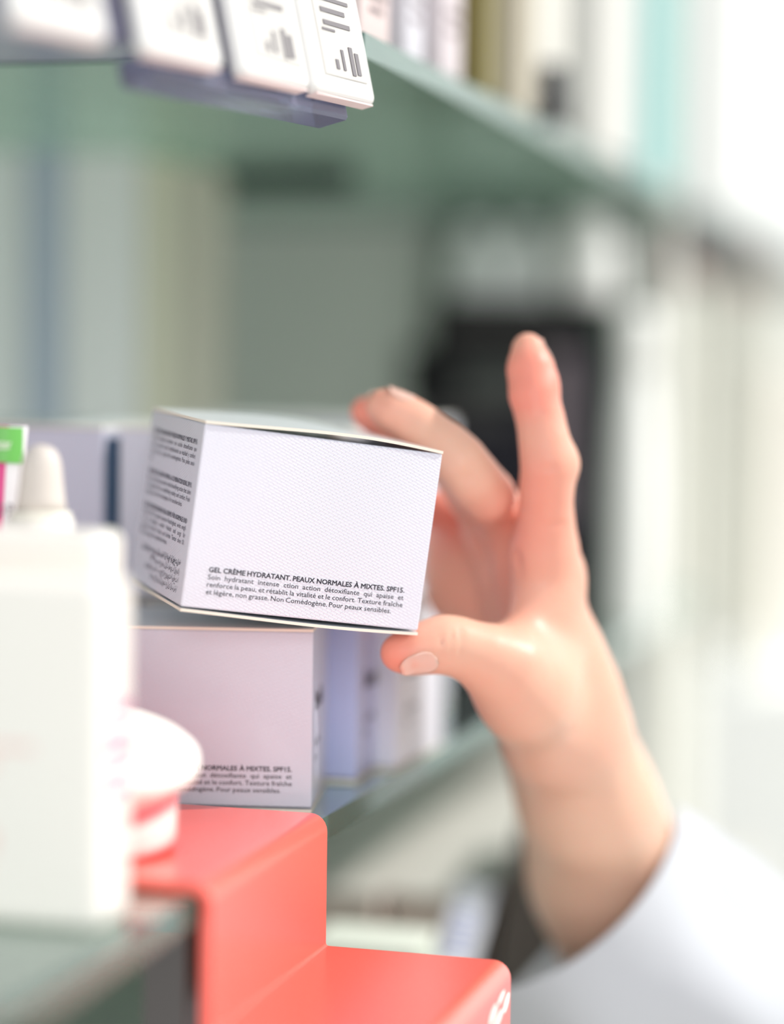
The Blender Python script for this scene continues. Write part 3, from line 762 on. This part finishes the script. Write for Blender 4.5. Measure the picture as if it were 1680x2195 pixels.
# front pane of the upper level, carried on the rail side
a0 = rail_pt(-0.012) - n1 * 0.0215; a1 = rail_pt(-0.30) - n1 * 0.0215
fp = prism('glass_shelf', [(a1.x - 0.25, a1.y), (a1.x, a1.y), (a0.x, a0.y), (min(XS, a0.x + 0.004), YU - 0.0006), (a1.x - 0.25, YU - 0.0006)], ZU + 0.0005, ZU + GT, [glass('frosted_lilac_glass', (214, 216, 226), gloss=0.12, rough=0.1, body=0.7, bodycol=(190, 190, 204)), GEDGE], None, 1)
tag(fp, 'frosted grey lilac front pane of the upper shelf behind the blurred price tags', 'shelf')

# ------------------------------------------------------------------ cartons standing on the upper shelf
ZV = ZU + GT + 0.0003
def carton_at(name, x, ybot, z, ytop, wd, dp, rgb, label, cat='box', group=None, rz=0.0, bev=0.0008, rough=0.5, band=None):
    p = onZ(x, ybot, z); d = (p - EYE).dot(FW); H = (ybot - ytop) / F * d
    t = empty(name, place_rf(p, rz, wd), label, cat, group)
    boxo('carton_body', (0, 0, 0), (wd, dp, H), mat('board_%d_%d_%d' % rgb, rgb, rough=rough, noise=0.03), t, bev=bev, seg=2)
    if band:
        bm = bmesh.new()
        for (y0, z0, y1, z1) in band: box(bm, (wd, y0 * dp, z0 * H), (wd + 0.0003, y1 * dp, z1 * H))
        link('side_print', bm, mat('soft_grey_print', (120, 106, 110), rough=0.6), t)
    return t
tb = [(.25, .44, .8, .50), (.2, .30, .85, .33), (.3, .22, .75, .25), (.35, .66, .75, .72)]
g = 'small cartons on the upper shelf'
carton_at('skincare_carton', 772, 92, ZV, -260, 0.05, 0.030, (214, 196, 194), 'pale pink carton with grey print right behind the sharpest price tag', 'box', g, math.radians(-3), band=tb)
carton_at('skincare_carton', 868, 137, ZV, -300, 0.05, 0.022, (204, 202, 210), 'white carton beside the pale pink one on the upper shelf', 'box', g, math.radians(-3), band=tb)
carton_at('skincare_carton', 945, 168, ZV, -300, 0.05, 0.026, (206, 196, 200), 'rosy white carton next to the olive one on the upper shelf', 'box', g, math.radians(-3), band=tb)
carton_at('skincare_carton', 1040, 196, ZV, -300, 0.045, 0.02, (118, 108, 56), 'olive green carton on the upper shelf', 'box', g)
carton_at('skincare_carton', 1108, 232, ZV, -300, 0.05, 0.03, (176, 168, 150), 'beige carton right of the olive one', 'box', g)
t = carton_at('skincare_carton', 1150, 262, ZV, -250, 0.03, 0.06, (206, 204, 196), 'tall ivory carton behind the small black bottle', 'box', g)
# black bottle
def black_bottle():
    p = onZ(1180, 268, ZV); t = empty('small_bottle', Matrix.Translation(p), 'small black bottle at the edge of the upper shelf', 'bottle')
    BK = mat('black_plastic', (14, 14, 24), rough=0.25)
    link('bottle_body', lathe(bmesh.new(), [(0.0074, 0), (0.0080, 0.001), (0.0080, 0.015), (0.0062, 0.0165)]), BK, t, True)
    link('cap', lathe(bmesh.new(), [(0.0064, 0.0165), (0.0066, 0.017), (0.0066, 0.025), (0.0060, 0.026)]), BK, t, True)
black_bottle()
carton_at('skincare_carton', 1290, 318, ZV, -250, 0.036, 0.09, (206, 205, 200), 'broad ivory carton right of the small black bottle', 'box', g)
def teal_carton():
    t = carton_at('skincare_carton', 1372, 368, ZV, -260, 0.03, 0.15, (196, 206, 204), 'white carton with teal stripes at the right end of the upper shelf', 'box', g)
    p = onZ(1372, 368, ZV); d = (p - EYE).dot(FW); H = (368 + 260) / F * d
    TE = mat('teal_print', (52, 136, 140), rough=0.5); TE2 = mat('pale_teal_print', (132, 182, 174), rough=0.5)
    boxo('teal_stripe', (0.0296, -0.0004, 0), (0.0304, 0.045, H), TE, t); boxo('pale_stripe', (0.0297, 0.0451, 0), (0.0303, 0.11, H), TE2, t)
teal_carton()

# ------------------------------------------------------------------ products at the back of the lower shelf
zs = ZG + 0.0003
def tall(x0, x1, ytop, d, dp, rgb, label, cat='box', group='tall cartons at the back of the lower shelf', name='tall_carton'):
    a = W(x0, 1200, d); b = W(x1, 1200, d); wd = (b - a).length; H = W(x0, ytop, d).z - zs
    t = empty(name, Matrix.Translation((a.x, a.y, zs)) @ Matrix.Rotation(YAW, 4, 'Z'), label, cat, group)
    boxo('carton_body', (0, 0, 0), (wd, dp, H), mat('back_%d_%d_%d' % rgb, rgb, rough=0.6, noise=0.05, nscale=8), t, bev=0.001)
    boxo('tuck_lid', (0.001, -0.0003, H - 0.012), (wd - 0.001, 0.001, H - 0.0006), mat('back_%d_%d_%d' % rgb, rgb), t)
    return t
tall(-90, 52, 300, 1.12, .09, (236, 240, 237), 'light grey tall carton at the left edge under the green shelf')
tall(58, 132, 322, 1.12, .09, (188, 200, 214), 'narrow blue grey tall carton under the green shelf')
tall(136, 296, 326, 1.12, .10, (240, 242, 238), 'wide pale grey tall carton under the green shelf')
tall(300, 372, 346, 1.12, .09, (226, 224, 200), 'beige tall carton under the green shelf')
tall(376, 446, 360, 1.12, .09, (198, 196, 178), 'brownish grey tall carton under the green shelf')
tag(boxo('under_shelf_shade', (0, 0, 0), (0.070, 0.012, 0.014), mat('shade_black', (30, 40, 36), rough=0.5), mw=Matrix.Translation(W(470, 400, 1.21) + Vector((0, 0, -0.002)))), 'dark bar standing in for the shade under the green glass shelf', 'shade bar')  # dark bar put where only shade falls under the shelf

# black boxes
BKB = mat('black_carton', (13, 14, 15), rough=0.6, spec=0.2, noise=0.2, nscale=20)
NVB = mat('black_violet_carton', (28, 27, 36), rough=0.6, spec=0.2)
def blk(x0, x1, y0, y1, d, dp, m, label, panel=None, ground=False):
    a = W(x0, y1, d); b = W(x1, y1, d); wd = (b - a).length; zb = a.z; H = W(x0, y0, d).z - zb
    if ground: H = W(x0, y0, d).z - zs; zb = zs
    t = empty('black_carton', Matrix.Translation((a.x, a.y, zb)) @ Matrix.Rotation(YAW, 4, 'Z'), label, 'box', 'black cartons stacked behind the hand')
    boxo('carton_body', (0, 0, 0), (wd, dp, H), m, t, bev=0.001)
    if panel:
        boxo('label_panel', (panel[0] * wd, -0.0006, panel[1] * H), (panel[2] * wd, 0.0002, panel[3] * H), mat('panel_' + panel[4], dict(green=(48, 54, 49), mauve=(112, 100, 106), brown=(34, 31, 28))[panel[4]], rough=0.5), t)
    return t
dk = 1.30
blk(866, 1156, 742, 869, dk, .10, BKB, 'black carton with a grey green panel, left of the raised finger', (.42, .1, .98, .7, 'green'))
blk(918, 1290, 640, 740, dk, .10, BKB, 'topmost black carton of the stack behind the hand', (.1, .25, .9, .6, 'brown'))
blk(1162, 1290, 742, 1330, dk, .10, NVB, 'tall violet black carton right of the raised finger', (.02, .35, .5, .97, 'mauve'), True)
blk(880, 1156, 872, 1100, dk, .09, NVB, 'violet black carton behind the middle finger', (.1, .82, .8, .97, 'brown'))
blk(905, 1156, 1102, 1330, dk, .09, BKB, 'lowest black carton of the stack, seen past the thumb', None, True)
bb0, bb1 = onY(928, 660, YW - 0.012), onY(1392, 660, YW - 0.012)
structure(boxo('dark_backing_1', (bb0.x, YW - 0.012, zs), (bb1.x, YW - 0.004, ZU - 0.004), mat('dark_greengrey_panel', (92, 104, 96), rough=0.6)))  # dark backing panel added to darken the wall behind the white bottles
# white pots on the stack
POT = mat('white_pot', (250, 250, 246), rough=0.35)
POTG = mat('grey_white_pot', (244, 247, 244), rough=0.35)
def pot(x, ybot, ytop, rpx, d, m, label, gz=None, neck=0.55):
    p = W(x, ybot, d); r = rpx / F * d; H = (ybot - ytop) / F * d
    if gz is not None: H += p.z - gz; p.z = gz
    t = empty('white_bottle', Matrix.Translation(p), label, 'bottle', 'white bottles at the back')
    link('bottle_body', lathe(bmesh.new(), [(r * .94, 0), (r, 0.002), (r, H * .45), (r * .92, H * .62), (r * neck, H * .78), (r * neck * .9, H * .8)]), m, t, True)
    link('cap', lathe(bmesh.new(), [(r * neck, H * .8), (r * neck, H * .97), (r * neck * .8, H)]), m, t, True)
ztop = W(918, 639, dk).z + 0.0006
pot(1020, 645, 480, 58, dk + .05, POTG, 'greyish white bottle, leftmost on top of the black cartons', ztop)
pot(1120, 645, 480, 56, dk + .05, POTG, 'greyish white bottle in the middle on top of the black cartons', ztop)
pot(1262, 650, 455, 68, dk + .04, POT, 'bright white bottle above the violet black carton', ztop, .8)
pot(1352, 1380, 665, 52, 1.30, POT, 'tall white bottle standing right of the black cartons', zs, .75)

# ------------------------------------------------------------------ lower display level, under the glass shelf
ZLOW = W(700, 1900, 1.0).z - 0.085
lowsh = prism('display_board', [(XL, 0.55), (XS + 0.05, 0.55), (XS + 0.05, YW - 0.01), (XL, YW - 0.01)], ZLOW - 0.018, ZLOW, [mat('grey_white_laminate', (206, 206, 200), rough=0.4)], None)
tag(lowsh, 'grey white board of the level below the glass shelf', 'shelf')
TP = (200, 184, 174)
def lowbox(x0, x1, ytop, d, dp, hgt, rgb, toprgb, label, name='taupe_carton', cat='box', group=None, rz=None):
    a = W(x0, ytop, d); b = W(x1, ytop, d); wd = (b - a).length
    zb = a.z - hgt
    t = empty(name, Matrix.Translation((a.x, a.y, zb)) @ Matrix.Rotation(0.02 if rz is None else rz, 4, 'Z'), label, cat, group)
    boxo('carton_body', (0, 0, 0), (wd, dp, hgt - 0.003), mat('low_%d_%d_%d' % rgb, rgb, rough=0.6), t, bev=0.001)
    boxo('lid', (-0.0008, -0.0008, hgt - 0.003), (wd + 0.0008, dp + 0.0008, hgt), mat('low_%d_%d_%d' % toprgb, toprgb, rough=0.55), t, bev=0.0008)
    return t
h0 = W(700, 1900, 1.0).z - ZLOW
lowbox(560, 812, 1898, 1.0, 0.36, h0, TP, (200, 195, 188), 'taupe carton with a pale lid left of the dark gap, below the glass shelf', group='taupe cartons below the glass shelf')
b2 = W(835, 1906, 1.0)
lowbox(835, 1030, 1906, 1.0, 0.36, b2.z - ZLOW, TP, (208, 204, 197), 'taupe carton with a pale lid right of the dark gap, below the glass shelf', group='taupe cartons below the glass shelf')
s = W(690, 1975, .90)
lowbox(660, 895, 2018, .90, 0.034, s.z - 0.0005 - ZLOW, (216, 230, 214), (238, 243, 232), 'small green and white carton in front of the taupe cartons', 'green_white_carton')
# blue and white tag strip leaning
bw = W(1010, 1905, .93); bz = W(975, 2080, .90)
def strip():
    a = W(1022, 1895, .985); b = W(975, 2060, .955)
    z = (a - b); L = z.length; z.normalize(); x = (RT - z * RT.dot(z)).normalized(); y = z.cross(x)
    b2_ = b - z * 0.020; L += 0.02
    mt = Matrix(((x.x, y.x, z.x, b2_.x), (x.y, y.y, z.y, b2_.y), (x.z, y.z, z.z, b2_.z), (0, 0, 0, 1)))
    t = empty('shelf_label', mt, 'slanted white label strip with blue print beside the taupe cartons', 'label')
    boxo('label_card', (-0.008, 0, 0), (0.008, 0.0015, L), mat('label_white', (232, 234, 242), rough=0.4), t, bev=0.0004)
    bm = bmesh.new()
    for k in range(6): box(bm, (-0.005 + 0.001 * (k % 2), -0.0002, 0.022 + k * 0.0045), (0.004 - 0.001 * (k % 3), 0.0001, 0.0242 + k * 0.0045))
    link('blue_print', bm, mat('label_blue', (120, 130, 190), rough=0.5), t)
strip()
# dark grey bin added to stand for the shadow between arm and taupe boxes
def bin_():
    a = W(1046, 1770, .985); t = empty('shadow_bin', Matrix.Translation((a.x, a.y, ZLOW)) @ Matrix.Rotation(math.radians(4), 4, 'Z'), 'dark grey tapered bin added for the shadow under the forearm, right of the taupe cartons', 'shadow filler')
    h = a.z - ZLOW; GR = mat('shadow_grey', (104, 97, 92), rough=0.8); wb, db, ins, th = 0.056, 0.11, 0.012, 0.0025
    def ringv(bm, o, z, e): return [bm.verts.new((x, y, z)) for x, y in ((e + o, o), (wb - o, o), (wb - o, db - o), (e + o, db - o))]
    bm = bmesh.new()
    A, B, C_, D_ = ringv(bm, 0, 0, -0.004), ringv(bm, 0, h, ins), ringv(bm, th, h, ins), ringv(bm, th, 0.003, -0.004)
    for p, q in ((A, B), (B, C_), (C_, D_)):
        for k in range(4): bm.faces.new((p[k], p[(k + 1) % 4], q[(k + 1) % 4], q[k]))
    bm.faces.new(A); bm.faces.new(D_)
    link('bin_body', bm, GR, t)
    boxo('bin_handle', (wb * .35, -0.003, h * .72), (wb * .7, -0.0004, h * .78), GR, t, bev=0.0006)
bin_()

# upright post at the front, under the shelf
post = onX(368, 2100, XS - 0.014)
pt = boxo('support_post', (-0.0065, -0.006, 0), (0.0065, 0.006, ZG - GT - 0.0005), mat('brushed_steel', (104, 100, 98), rough=0.35, metal=0.8), mw=Matrix.Translation((XS - 0.014, post.y, 0)), bev=0.001)
tag(pt, 'slim metal post under the glass shelf, behind the red riser front edge', 'post')
# dark cabinet front under the shelf
cab = boxo('cabinet', (XL, 1.0 - 0.35, 0.0), (XS - 0.03, 1.46, ZLOW - 0.02), mat('dark_green_grey_laminate', (72, 80, 74), rough=0.5), bev=0.002)
tag(cab, 'dark grey green cabinet below the display level', 'cabinet')

# ------------------------------------------------------------------ next bay to the right, far behind
def farbox(x0, x1, y0, y1, d, dp, rgb, label, cat='box', name='white_carton', group='white cartons in the next bay', bev=0.004):
    a = W(x0, y1, d); b = W(x1, y1, d); wd = (b - a).length; H = W(x0, y0, d).z - a.z
    t = empty(name, Matrix.Translation((a.x, a.y, a.z)) @ Matrix.Rotation(YAW, 4, 'Z'), label, cat, group)
    boxo('carton_body', (0, 0, 0), (wd, dp, H * 0.93), mat('far_%d_%d_%d' % rgb, rgb, rough=0.55), t, bev=bev)
    boxo('lid', (0.002, 0.002, H * 0.93), (wd - 0.002, dp - 0.002, H), mat('far_%d_%d_%d' % rgb, rgb), t, bev=bev)
    return t
dF = 1.95
zc_ = W(1400, 1450, dF).z
ctr = boxo('counter', (0, 0, 0), (1.3, 0.6, zc_), mat('white_counter', (242, 244, 242), rough=0.4), mw=Matrix.Translation((W(1180, 1450, dF).x, W(1180, 1450, dF - .02).y, 0)) @ Matrix.Rotation(YAW, 4, 'Z'), bev=0.006)
tag(ctr, 'white counter far behind the arm in the next bay', 'counter')
def onctr(x0, x1, y0, d, dp, rgb, label, name='white_carton'):
    y1 = CY + (EYE.z - zc_ - 0.001) / d * F - (CY - 833)
    t = farbox(x0, x1, y0, y1, d, dp, rgb, label, name=name); t.location.z = zc_ + 0.0006; return t
onctr(1285, 1400, 850, 2.04, .12, (238, 238, 234), 'white tall carton right of the violet black carton, in the next bay')
onctr(1404, 1500, 790, 2.04, .12, (244, 244, 241), 'brightest white tall carton in the middle of the next bay')
onctr(1504, 1572, 800, 2.04, .12, (240, 240, 238), 'slim white carton left of the pale grey one in the next bay')
onctr(1576, 1640, 700, 2.04, .12, (224, 225, 220), 'pale grey tall carton in the next bay')
onctr(1644, 1760, 820, 2.04, .12, (238, 233, 226), 'cream white tall carton at the right edge of the photo')
# backing of the next bay
farbox(1330, 1900, 570, 1310, 2.62, .03, (226, 226, 218), 'cream back board of the next bay', 'board', 'back_board', None)
# the upper shelf runs on beyond the end panel with large white cartons on it
nsh = boxo('shelf_board', (XS - 0.50, YW + 0.034, ZU - 0.004), (XS, 2.60, ZU + GT), mat('dark_slate_board', (84, 96, 96), rough=0.5))
tag(nsh, 'dark shelf board under the large white cartons at the upper right', 'shelf')
for k, (yy, lb) in enumerate(((YW + 0.045, 'nearest large white carton at the upper right'), (YW + 0.345, 'second large white carton at the upper right, behind the nearest'), (YW + 0.645, 'farthest large white carton at the upper right'))):
    t = empty('large_white_carton', Matrix.Translation((XS - 0.303, yy, ZU + GT + 0.0006)), lb, 'box', 'large white cartons at the upper right')
    boxo('carton_body', (0, 0, 0), (0.30, 0.285, 0.30), mat('large_white', (202, 204, 202), rough=0.5), t, bev=0.003)
    boxo('tape_seam', (-0.0003, 0.125, 0), (0.3003, 0.155, 0.3003), mat('large_seam', (190, 194, 192), rough=0.4), t)
for (x0, x1, y0, y1, rgb, nm_) in ((1395, 1480, 494, 600, (196, 140, 134), 'dusty'), (1552, 1630, 540, 620, (206, 170, 164), 'pale')):
    d = 1.68 if nm_ == 'dusty' else 1.955; zb_ = 0.0004 if nm_ == 'dusty' else zc_ + 0.0006; p = W((x0 + x1) / 2, y1, d); r = (x1 - x0) / 2 / F * d; H = (y1 - y0) / F * d
    t = empty('pink_pot', Matrix.Translation(p), nm_ + ' pink pot with a dark lid in the gap under the upper shelves', 'pot', 'pink pots in the next bay')
    link('pot_body', lathe(bmesh.new(), [(r * .9, 0), (r, .004), (r, H * .8), (r * .9, H * .82)]), mat('pink_%d' % rgb[1], rgb, rough=0.5), t, True)
    link('lid', lathe(bmesh.new(), [(r * .95, H * .82), (r * .95, H * .98), (r * .85, H)]), mat('pot_lid_dark', (90, 80, 80), rough=0.5), t, True)
    t = empty('display_column', Matrix.Translation((p.x, p.y, zb_)), 'cream carton column carrying the ' + nm_ + ' pink pot', 'box')
    boxo('carton_body', (-r * 1.3, -r * 1.1, 0), (r * 1.3, 0.045, p.z - zb_ - 0.0006), mat('column_cream', (222, 222, 210), rough=0.5), t, bev=0.003)
    boxo('lid_line', (-r * 1.31, -r * 1.11, p.z - zb_ - 0.03), (r * 1.31, 0.0451, p.z - zb_ - 0.027), mat('column_line', (200, 200, 188), rough=0.5), t)
# small things on the counter
for (x, y0, rp, rgb, lb) in ((1415, 1385, 14, (150, 160, 158), 'small grey canister on the far counter'), (1490, 1400, 46, (236, 238, 236), 'small white bowl on the far counter'), (1570, 1385, 40, (228, 230, 228), 'pale bowl right of the white bowl on the far counter')):
    d = 1.96; p = W(x, 1470, d); p.z = zc_ + 0.0006; r = rp / F * d; H = (1460 - y0) / F * d
    o = link('counter_bowl' if rp > 20 else 'canister', lathe(bmesh.new(), [(r * .6, 0), (r * .9, H * .3), (r, H * .8), (r * .97, H), (r * .9, H * .98)]), mat('smallpot_%d' % rgb[0], rgb, rough=0.4), None, True, Matrix.Translation(p))
    tag(o, lb, 'bowl' if rp > 20 else 'canister')
